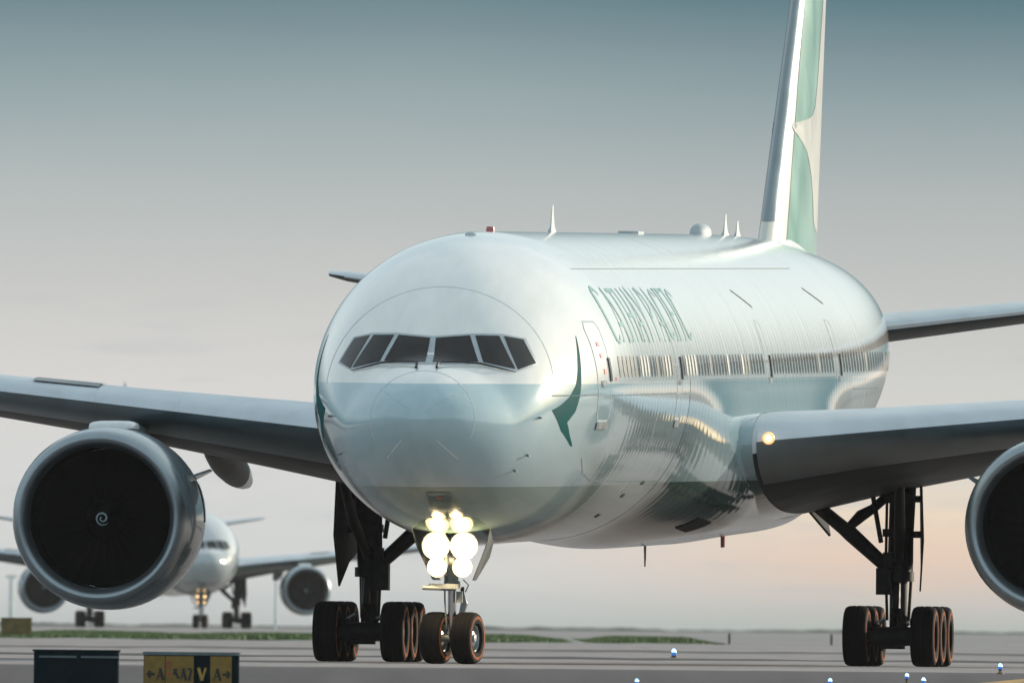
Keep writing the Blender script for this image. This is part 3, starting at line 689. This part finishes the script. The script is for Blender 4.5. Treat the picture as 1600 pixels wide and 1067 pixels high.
    if near:
        for u0, u1 in ((6.15, 7.25), (17.5, 18.35), (33.7, 34.55), (46.95, 47.8)): door(u0, u1, -.62, 1.33, 'passenger_door')
        pr = None; prs = None
        for a, b, blank in ((8.35, 17.2, (11.4, 11.93, 12.46, 15.6, 16.2)), (18.85, 33.4, (19.5, 20.0, 20.5, 21.1, 26.9, 29.5)), (35.2, 46.6, ()), (48.45, 60.5, ())):
            u = a
            while u < b:
                bl = any(abs(u-x) < .27 for x in blank)
                m = MB(); wz = .125; pts = []
                rr = []
                for i in range(9):
                    z = .235+.42*i/8; t_ = abs(i-4)/4; hw = wz*(1-t_**4*.55)
                    rr.append([on_side(u-hw, z, .01), on_side(u, z, .014), on_side(u+hw, z, .01)])
                m.grid(rr); sh = u < 10.6 or (random.random() < .1)
                m.build('cabin_window', PLUG if bl else (SHADEW if sh else DARKW), root, 60)
                u += .53
        # title letters
        x = 8.45
        sc = .94
        for i, ch in enumerate('CATHAY PACIFIC'):
            if ch == ' ': x += .42; continue
            adv, strokes = GLYPH[ch]; h = 1.0 if i else 1.12
            m = MB()
            for k, (pts, hw) in enumerate(strokes):
                ribbon(m, [(x+px_*1.30, (.93 if i else .87)+py_*1.06*h) for px_, py_ in pts], hw*2*1.0, on_side, .006+.0008*k, step=.12)
            m.build('title_letter', LETTER, root, 0)
            x += adv*1.30+.06
        # nose emblem, both sides
        EM = [((5.432, 1.05), (5.467, 1.05)), ((5.056, 0.61), (5.222, 0.61)), ((4.888, 0.359), (5.096, 0.359)), ((4.67, 0.096), (4.97, 0.07)), ((4.255, -0.143), (4.857, -0.144)), ((3.779, -0.305), (4.617, -0.433)), ((3.343, -0.405), (4.202, -0.646)), ((3.935, -0.809), (4.542, -0.899)), ((5.006, -1.178), (5.094, -1.178))]
        for s in (1, -1):
            m = MB(); rows = []
            for (a, b), (c, d) in zip(EM, EM[1:]):
                for k in range(5):
                    t_ = k/5; p0 = (a[0]+(c[0]-a[0])*t_, a[1]+(c[1]-a[1])*t_); p1 = (b[0]+(d[0]-b[0])*t_, b[1]+(d[1]-b[1])*t_)
                    rows.append([on_side(p0[0]+(p1[0]-p0[0])*j/5, p0[1]+(p1[1]-p0[1])*j/5, .003, s) for j in range(6)])
            m.grid(rows); m.build('nose_emblem', TEAL, root, 50)
        # fin colours
        for s in (1, -1):
            rows = []
            for w_ in frange(8.75, 18.1, 40):
                f0 = .13-.06*max(0, min(1, (w_-9.2)/4.5)); rows.append([fin_pt(f0+(.985-f0)*j/10, w_, .007, s) for j in range(11)])
            MB().grid(rows).build('fin_livery', FING, fin, 50)
            BW = [(9.3, 71.2), (9.4, 69.3), (9.55, 68.55), (10.0, 68.1), (10.5, 67.35), (11.0, 66.1), (11.3, 64.75), (11.42, 64.3), (11.5, 64.15), (11.56, 64.2), (11.61, 64.5), (11.66, 65.4), (11.73, 66.6), (11.83, 67.6), (12.0, 68.2), (12.4, 68.75), (12.8, 69.2), (13.4, 69.7), (14.2, 70.4), (15.5, 71.4)]
            rows = []
            for (w0, a0_), (w1, a1_) in zip(BW, BW[1:]):
                for k in range(4):
                    w_ = w0+(w1-w0)*k/4; uu = a0_+(a1_-a0_)*k/4; q = lerp_tab(FIN, w_); f0 = (uu-q[1])/q[2]
                    f1 = .975; f0 = min(f0, f1-.004); rows.append([fin_pt(f0+(f1-f0)*j/8, w_, .013, s) for j in range(9)])
            MB().grid(rows).build('fin_brushstroke', FINW, fin, 50)
        # seams
        def seam(name, pts, wd, fn, m_=SEAM): ribbon(MB(), pts, wd, fn, .003, step=.12).build(name, m_, root, 0)
        rs = [(1.03*math.sin(R(a)), -.6+.03+(.93 if math.cos(R(a)) > 0 else 1.0)*math.cos(R(a))) for a in range(-118, 119, 7)]
        seam('radome_seam', rs, .011, on_front, SEAMX)
        cr = [(2.25*math.sin(R(a)), -.05+2.05*math.cos(R(a))) for a in range(-86, 87, 4)]
        seam('crown_seam', cr, .012, on_front, SEAMX)
        for s in (1, -1):
            seam('lightning_strip', [(s*.35, -1.0), (s*.70, -1.36)], .022, on_front, WHITE); seam('lightning_strip', [(s*.12, -.42), (s*.85, .0)], .014, on_front, SEAML)
        for a, b in ((3.4, 6.1), (7.3, 17.4), (18.45, 33.6), (34.65, 46.85), (47.9, 56)): seam('skin_seam', [(a, -.12), (b, -.11)], .022, on_side)
        seam('skin_seam', [(9, 2.37), (48, 2.40)], .016, on_side, SEAMD)
        seam('skin_seam', [(32.9, 1.95), (34.8, 1.6)], .05, on_side, GEARM); seam('skin_seam', [(46.6, 1.99), (48.5, 1.67)], .05, on_side, GEARM)
        seam('cargo_door_seam', [(6.0, -1.35), (6.8, -1.65), (8.0, -1.8), (13, -1.86), (22, -1.9)], .02, on_side)
        for uu in (10.3, 14.4, 20.7, 25.9, 30.6, 38.3, 42.8, 52.4): seam('skin_joint', [(uu, z*.1) for z in range(-26, 29)], .018, on_side, SEAMX)
        for uu, z, hh in ((6.72, .30, .10), (6.62, .62, .08), (6.58, .85, .08), (7.75, .18, .05)):
            slab(MB(), [(uu, z), (uu+.2, z), (uu+.2, z+hh), (uu, z+hh)], 1, 1, on_side, .0, .012).build('door_stencil', REDP, root, 0)
        # small probes and stencils on the nose
        for v, z, nm in ((1.83, -1.28, 'pitot_probe'), (1.6, -1.58, 'angle_vane'), (2.05, -.55, 'pitot_probe')):
            for s in (1, -1):
                if s < 0 and nm == 'angle_vane': continue
                p = on_front(s*v, z, 0); q = on_front(s*v, z, .12)
                MB().tube([p, q-(q-p)*.5, q-(q-p)*.5+Vector((.08, 0, 0))], [.025, .02, .012], 8).build(nm, GEARG, root, 40)
        m = MB()
        for pts in ([(-.02, -2.02), (.42, -2.02), (.42, -2.2), (-.02, -2.2), (-.02, -2.02)],): ribbon(m, pts, .016, on_front, .008, 0, .05)
        quad(m, [(.16, -2.09), (.24, -2.09), (.24, -2.14), (.16, -2.14)], 2, 2, on_front, .012, 1); ribbon(m, [(.05, -2.13), (.15, -2.13)], .02, on_front, .01); ribbon(m, [(.27, -2.12), (.37, -2.12)], .02, on_front, .01)
        m.build('nose_stencil', [SEAM, REDP], root, 0)
        # outflow inlets low on the belly fairing and side
        def fair(u, z, off): return B(u, 3.0+off, z)
        for u, z in ((17.0, -1.9), (15.4, -2.15), (15.2, -2.55)):
            slab(MB(), [(u, z-.035), (u+.4, z-.035), (u+.4, z+.035), (u, z+.035)], 2, 2, on_side, -.01, .012).build('static_port', HOLE, root, 40)
    return root
# ------------------------------------------------------------------ ground
PZ = [(30, -.35), (300, -.35), (545, -.35), (566, 0), (1000, 0), (1400, .16), (1800, .31), (2430, .55), (2600, .56), (9500, .56)]
def gz(y):
    for a, b in zip(PZ, PZ[1:]):
        if y <= b[0]: return a[1]+(b[1]-a[1])*(y-a[0])/(b[0]-a[0])
    return PZ[-1][1]
def ground_mat(name, c1, c2, rough, sx=.02, sy=.03):
    m = bpy.data.materials.new(name); m.use_nodes = True; t = m.node_tree; b = t.nodes['Principled BSDF']; A = t.nodes.new; K = t.links.new
    c = A('ShaderNodeTexCoord'); mp = A('ShaderNodeMapping'); mp.inputs['Scale'].default_value = (sx, sy, 1); K(c.outputs['Object'], mp.inputs[0])
    n = A('ShaderNodeTexNoise'); n.inputs['Scale'].default_value = 1; n.inputs['Detail'].default_value = 5; K(mp.outputs[0], n.inputs['Vector'])
    mp2 = A('ShaderNodeMapping'); mp2.inputs['Scale'].default_value = (1.1, .03, 1); K(c.outputs['Object'], mp2.inputs[0])
    n2 = A('ShaderNodeTexNoise'); n2.inputs['Scale'].default_value = 1; n2.inputs['Detail'].default_value = 8; K(mp2.outputs[0], n2.inputs['Vector'])
    ad = A('ShaderNodeMath'); ad.operation = 'MULTIPLY_ADD'; K(n2.outputs[0], ad.inputs[0]); ad.inputs[1].default_value = .7; K(n.outputs[0], ad.inputs[2])
    r = A('ShaderNodeValToRGB'); K(ad.outputs[0], r.inputs[0]); r.color_ramp.elements[0].position = .55; r.color_ramp.elements[1].position = 1.0
    r.color_ramp.elements[0].color = (*c1, 1); r.color_ramp.elements[1].color = (*c2, 1); K(r.outputs[0], b.inputs['Base Color'])
    b.inputs['Roughness'].default_value = rough; b.inputs['Specular IOR Level'].default_value = .12
    return m
CONC = ground_mat('worn concrete', (.22, .196, .19), (.32, .288, .28), .8)
ASPH = ground_mat('grey asphalt', (.072, .066, .065), (.115, .106, .104), .8)
RUBB = ground_mat('rubber stained pavement', (.05, .046, .045), (.08, .075, .073), .8)
SOIL = ground_mat('far airfield ground', (.22, .208, .20), (.30, .285, .275), .95)
TURF = ground_mat('turf soil', (.09, .125, .05), (.13, .16, .07), .95)
def strip(name, ys, m, x0=-4000, x1=4000, dz=0, lab=None):
    m_ = MB(); rows = []
    xs = [x0, x0*.1]+[-40+i*.8 for i in range(101)]+[x1*.1, x1]
    for y in ys:
        k = max(0, min(1, (y-720)/150))*(1 if y < 1700 else .4)
        rows.append([(x, y, gz(y)+dz+(k*(.012*math.sin(x*.55+y*.3)+.009*math.sin(x*1.3+y*.11+2)+.006*math.sin(x*2.6+y*.7)) if abs(x) <= 40 else 0)) for x in xs])
    o = m_.grid(rows).build(name, m, None, 0); o['kind'] = 'structure'
    return o
strip('near_shoulder', [30, 200, 400, 545, 552, 560, 566, 590], ASPH)
strip('taxiway', [590, 650, 720, 785], CONC)
strip('taxiway_joint', [785, 840], RUBB)
strip('runway', [840, 900, 1000, 1030], CONC)
strip('runway_edge', [1030, 1090], ASPH)
strip('runway_shoulder', [1090, 1200, 1310], CONC)
strip('outer_pavement', [1310, 1400, 1600, 1800, 2000, 2430, 2600, 4000, 6500, 9500], SOIL, -9000, 9000)
# yellow taxi line curving away at the lower right
LINE = mat('worn yellow line paint', (.42, .24, .05), .7, noise=(2, .35))
m = MB(); rows = []
for i in range(21):
    t_ = i/20; x = 7.55+3.2*t_; y = 556+18*t_**1.15
    rows.append([(x-.1, y, gz(y)+.006), (x+.45, y-.5, gz(y-.5)+.006)])
o = m.grid(rows).build('taxiway_marking', LINE, None, 0); o['kind'] = 'structure'
# grass strip: turf patch with real blades
GRASS = mat('short green grass', (.10, .155, .05), .8, noise=(.35, .45))
rng = np.random.default_rng(5)
def grass(name, x0, x1, y0, y1, n, hmax):
    X = rng.uniform(x0, x1, n); Yy = rng.uniform(y0, y1, n)
    lump = .55+.45*np.sin(X*.55+1.3*np.sin(Yy*.02))*np.sin(X*.23+2+Yy*.01)
    edge = np.clip(np.minimum(X-x0, x1-X)/1.6, .15, 1)
    H = hmax*(.35+.65*lump)*rng.uniform(.55, 1.15, n)*edge; a = rng.uniform(0, 6.28, n); wd = rng.uniform(.05, .13, n)
    Z = np.interp(Yy, [p[0] for p in PZ], [p[1] for p in PZ])
    V = np.zeros((n, 3, 3)); dx, dy = np.cos(a)*wd, np.sin(a)*wd; ln = rng.uniform(-.08, .08, (n, 2))
    V[:, 0] = np.stack([X-dx, Yy-dy, Z-.01], 1); V[:, 1] = np.stack([X+dx, Yy+dy, Z-.01], 1); V[:, 2] = np.stack([X+ln[:, 0], Yy+ln[:, 1], Z+H], 1)
    me = bpy.data.meshes.new(name); me.from_pydata(V.reshape(-1, 3).tolist(), [], np.arange(3*n).reshape(-1, 3).tolist()); me.materials.append(GRASS)
    o = bpy.data.objects.new(name, me); COL.objects.link(o); o['kind'] = 'stuff'
    return o
grass('grass', -24, 2.6, 1390, 1640, 60000, .27)
grass('grass', 3.2, 9.0, 1390, 1600, 16000, .30)
m = MB()
for x0, x1 in ((-26, 2.7), (3.1, 9.1)):
    m.grid([[(x, y, gz(y)+.012) for x in frange(x0, x1, 8)] for y in (1380, 1400, 1500, 1600, 1660)])
o = m.build('grass_verge', TURF, None, 0); o['kind'] = 'structure'
# low shore on the horizon
SHORE = mat('hazy shore', (.05, .075, .06), .95, noise=(.01, .3))
m = MB(); rows = [[], [], []]; rr = random.Random(3); h = .5
for i in range(401):
    x = -160+i*.8; h += rr.uniform(-.12, .12)+(.5-h)*.12
    for k, (dy, z) in enumerate(((0, -.2), (0, max(.12, h)), (60, -.2))): rows[k].append((x*1.0, 7600+dy+8*math.sin(x*.1), .56+z))
o = m.grid(rows).build('far_shore', SHORE, None, 30); o['kind'] = 'structure'

# ------------------------------------------------------------------ the airliners
PSI = 0.1185507
near = empty('airliner', (-1.82451, 650, 0), math.atan2(-math.cos(PSI), -math.sin(PSI)), 'large pale green and white airliner in the foreground with all its nose lamps lit', 'airplane')
make_airliner(near, True)
P2 = R(-5.6)
far = empty('airliner', (-22.15, 2441, .553), math.atan2(-math.cos(P2), -math.sin(P2)), 'hazy white airliner in the distance behind the big engine on the left', 'airplane')
make_airliner(far, False)

# ------------------------------------------------------------------ signs
SIGNB = mat('sign housing dark teal', (.002, .013, .018), .7, noise=(6, .25), spec=.12)
SIGNT = mat('sign top grey', (.10, .14, .15), .5, noise=(6, .2))
YEL = mat('sign face yellow', (.22, .135, .02), .5, noise=(7, .2))
BLK = mat('sign face black', (.003, .011, .015), .7, noise=(7, .2), spec=.12)
INK = mat('sign lettering black', (.02, .02, .015), .5, noise=(7, .2))
INKY = mat('sign lettering yellow', (.40, .26, .05), .5, noise=(7, .2))
INKR = mat('sign marks red', (.42, .05, .05), .5, noise=(7, .2))
def text_on(parent, s, x, z, y, h, m_, sx=.8):
    for ch in s:
        adv, st = GLYPH[ch]; m = MB()
        for k, (pts, hw) in enumerate(st):
            ribbon(m, [(x+px_*h*sx, z+py_*h) for px_, py_ in pts], hw*2*h*1.15, lambda a, b, o: Vector((a, y-o, b)), .006+.001*k, step=.03)
        m.build('sign_letter', m_, parent, 0); x += adv*h*sx+.01
sg = empty('guidance_sign', (-4.98, 522, -.35), 0, 'yellow and black taxiway sign reading A A7 V A at the lower edge', 'sign', None)
m = MB(); m.box((0, .11, .325), (1.50, .2, .55), bev=.02); m.box((0, .11, .62), (1.53, .23, .05), 1, bev=.03); m.box((-.5, .11, .03), (.06, .06, .06)); m.box((.5, .11, .03), (.06, .06, .06)); m.box((0, .11, .02), (1.4, .3, .04), 1)
m.build('sign_housing', [SIGNB, SIGNT], sg, 30)
for nm, x0, x1, m_ in (('sign_panel', -.74, -.415, YEL), ('sign_panel', -.405, .035, YEL), ('sign_panel', .05, .285, BLK), ('sign_panel', .295, .63, YEL)):
    p = MB().box(((x0+x1)/2, .0, .33), (x1-x0, .02, .5)).build(nm, m_, sg, 0)
    if x0 < -.5: text_on(p, '<A', -.70, .20, -.012, .19, INK)
    elif x0 < 0:
        text_on(p, '\\A7', -.28, .20, -.012, .19, INK, .62)
        m = MB()
        for z in (.47, .41, .30): m.box((-.355, -.014, z), (.06, .006, .035))
        m.build('sign_mark', INKR, p, 0)
    elif x0 < .1: text_on(p, 'V', .10, .20, -.012, .20, INKY, .9)
    else: text_on(p, 'A>', .34, .20, -.012, .19, INK)
sb = empty('equipment_box', (-6.76, 520, -.35), 0, 'dark teal double cabinet on the ground left of the yellow taxiway sign', 'cabinet')
m = MB(); m.box((0, .16, .34), (1.33, .3, .6), bev=.03); m.box((0, .16, .65), (1.37, .34, .035), bev=.03); m.box((0, .16, .02), (1.2, .26, .04)); m.build('cabinet_body', SIGNB, sb, 30)
for x in (-.29, .36):
    p = MB().box((x, -.002, .33), (.56, .02, .48), bev=.0).build('cabinet_door', BLK, sb, 0)
    MB().box((x, -.02, .555), (.58, .03, .03)).build('drip_rail', SIGNT, p, 0)
    MB().tube([(x+.2, -.03, .28), (x+.2, -.03, .36)], .012, 8).build('door_handle', SIGNB, p, 40)
fs = empty('guidance_sign', (-20.85, 1408, gz(1408)), 0, 'small weathered olive brown sign board far off at the left edge by the grass', 'sign')
OLIVE = mat('weathered olive sign', (.14, .10, .03), .7, noise=(3, .4))
m = MB(); m.box((0, 0, .46), (1.3, .16, .66), bev=.03); m.box((0, 0, .81), (1.34, .2, .05)); m.build('sign_board', OLIVE, fs, 30)
for x in (-.45, .45): MB().box((x, 0, .07), (.08, .08, .14)).build('sign_leg', GEARM, fs, 0)

# ------------------------------------------------------------------ blue edge lights
BLUE = mat('lit blue lamp', (.3, .55, .9), .2, emit=(.38, .72, 1.0), estr=2.4, noise=(3, .02))
BLUEG = mat('blue lamp glass', (.02, .10, .35), .15, emit=(.05, .25, .8), estr=.5, noise=(3, .02))
POST = mat('lamp post rust yellow', (.16, .09, .03), .6, noise=(9, .3))
def edge_light(x, y, h, s, lab):
    s *= .8
    r = empty('edge_light', (x, y, gz(y)), 0, lab, 'taxiway light', 'blue taxiway edge lights')
    m = MB(); m.lathe([(0, .09*s), (.02, .085*s), (.035, .03*s), (h-.10*s, .028*s), (h-.09*s, .05*s), (h-.07*s, .055*s)], 'z', n=14, cap0=True, cap1=True); m.build('lamp_post', POST, r, 40)
    m = MB(); m.lathe([(h-.07*s, .05*s), (h-.03*s, .058*s), (h, .05*s)], 'z', n=14, mi=1); m.lathe([(h, .05*s), (h+.04*s, .045*s), (h+.07*s, .025*s), (h+.075*s, .001)], 'z', n=14, mi=0); m.build('lamp_globe', [BLUE, BLUEG], r, 40)
edge_light(4.205, 850, .15, 1.5, 'bright blue edge light standing alone on the pavement between nose and right wheels')
edge_light(2.12, 552, -.15-gz(552), .8, 'blue edge light at the lower frame edge under the belly, leftmost of the near ones')
edge_light(5.325, 552, -.115-gz(552), .8, 'blue edge light at the lower frame edge just left of the right wheels')
edge_light(6.645, 556, -.025-gz(556), .8, 'blue edge light under the right main wheels, the taller of the close pair')
edge_light(6.886, 553, -.09-gz(553), .8, 'blue edge light under the right main wheels, right one of the close pair')
edge_light(8.484, 575, .13, .9, 'blue edge light standing highest at far right above the orange line')
# marker posts and masts
for x, y, lab in ((9.15, 1385, 'little dark marker post at the right end of the grass'), (13.4, 1385, 'faint grey marker post left of the right wheels')):
    o = MB().box((0, 0, .2), (.09, .09, .4), bev=.02).grid([[(-.06, -.06, .4), (.06, -.06, .4), (.06, .06, .4), (-.06, .06, .4)], [(0, 0, .47)]*4], True).build('marker_post', GEARM, None, 0, (x, y, gz(y))); tag(o, lab, 'post', 'marker posts')
MAST = mat('pale grey mast paint', (.62, .68, .68), .6, noise=(2, .15))
def mast(x, y, h, wd, lab):
    r = empty('light_mast', (x, y, gz(y)), 0, lab, 'mast', 'distant light masts')
    MB().tube([(0, 0, 0), (0, 0, h)], [wd, wd*.6], 10).build('pole', MAST, r, 40)
    MB().box((0, 0, h+.12), (wd*4, .5, .3), bev=.1).build('lamp_head', MAST, r, 30)
mast(-18.98, 2700, 4.1, .13, 'thin hazy light mast between the far engine and the left main wheels')
mast(-59.9, 4000, 5.8, .34, 'pale hazy light mast at the far left edge behind the olive sign')

# ------------------------------------------------------------------ haze
hz = MB().box((0, 4700, 11.5), (18600, 9880, 26)).build('haze', None or mat('haze tmp', (1, 1, 1)), None, 0); hz['kind'] = 'stuff'
hm = bpy.data.materials.new('thin haze'); hm.use_nodes = True; t = hm.node_tree; t.nodes.clear()
pv = t.nodes.new('ShaderNodeVolumePrincipled'); pv.inputs['Color'].default_value = (.96, .98, .98, 1); pv.inputs['Density'].default_value = 1.5e-5; pv.inputs['Anisotropy'].default_value = 0
ou = t.nodes.new('ShaderNodeOutputMaterial'); t.links.new(pv.outputs[0], ou.inputs['Volume'])
hz.data.materials.clear(); hz.data.materials.append(hm)
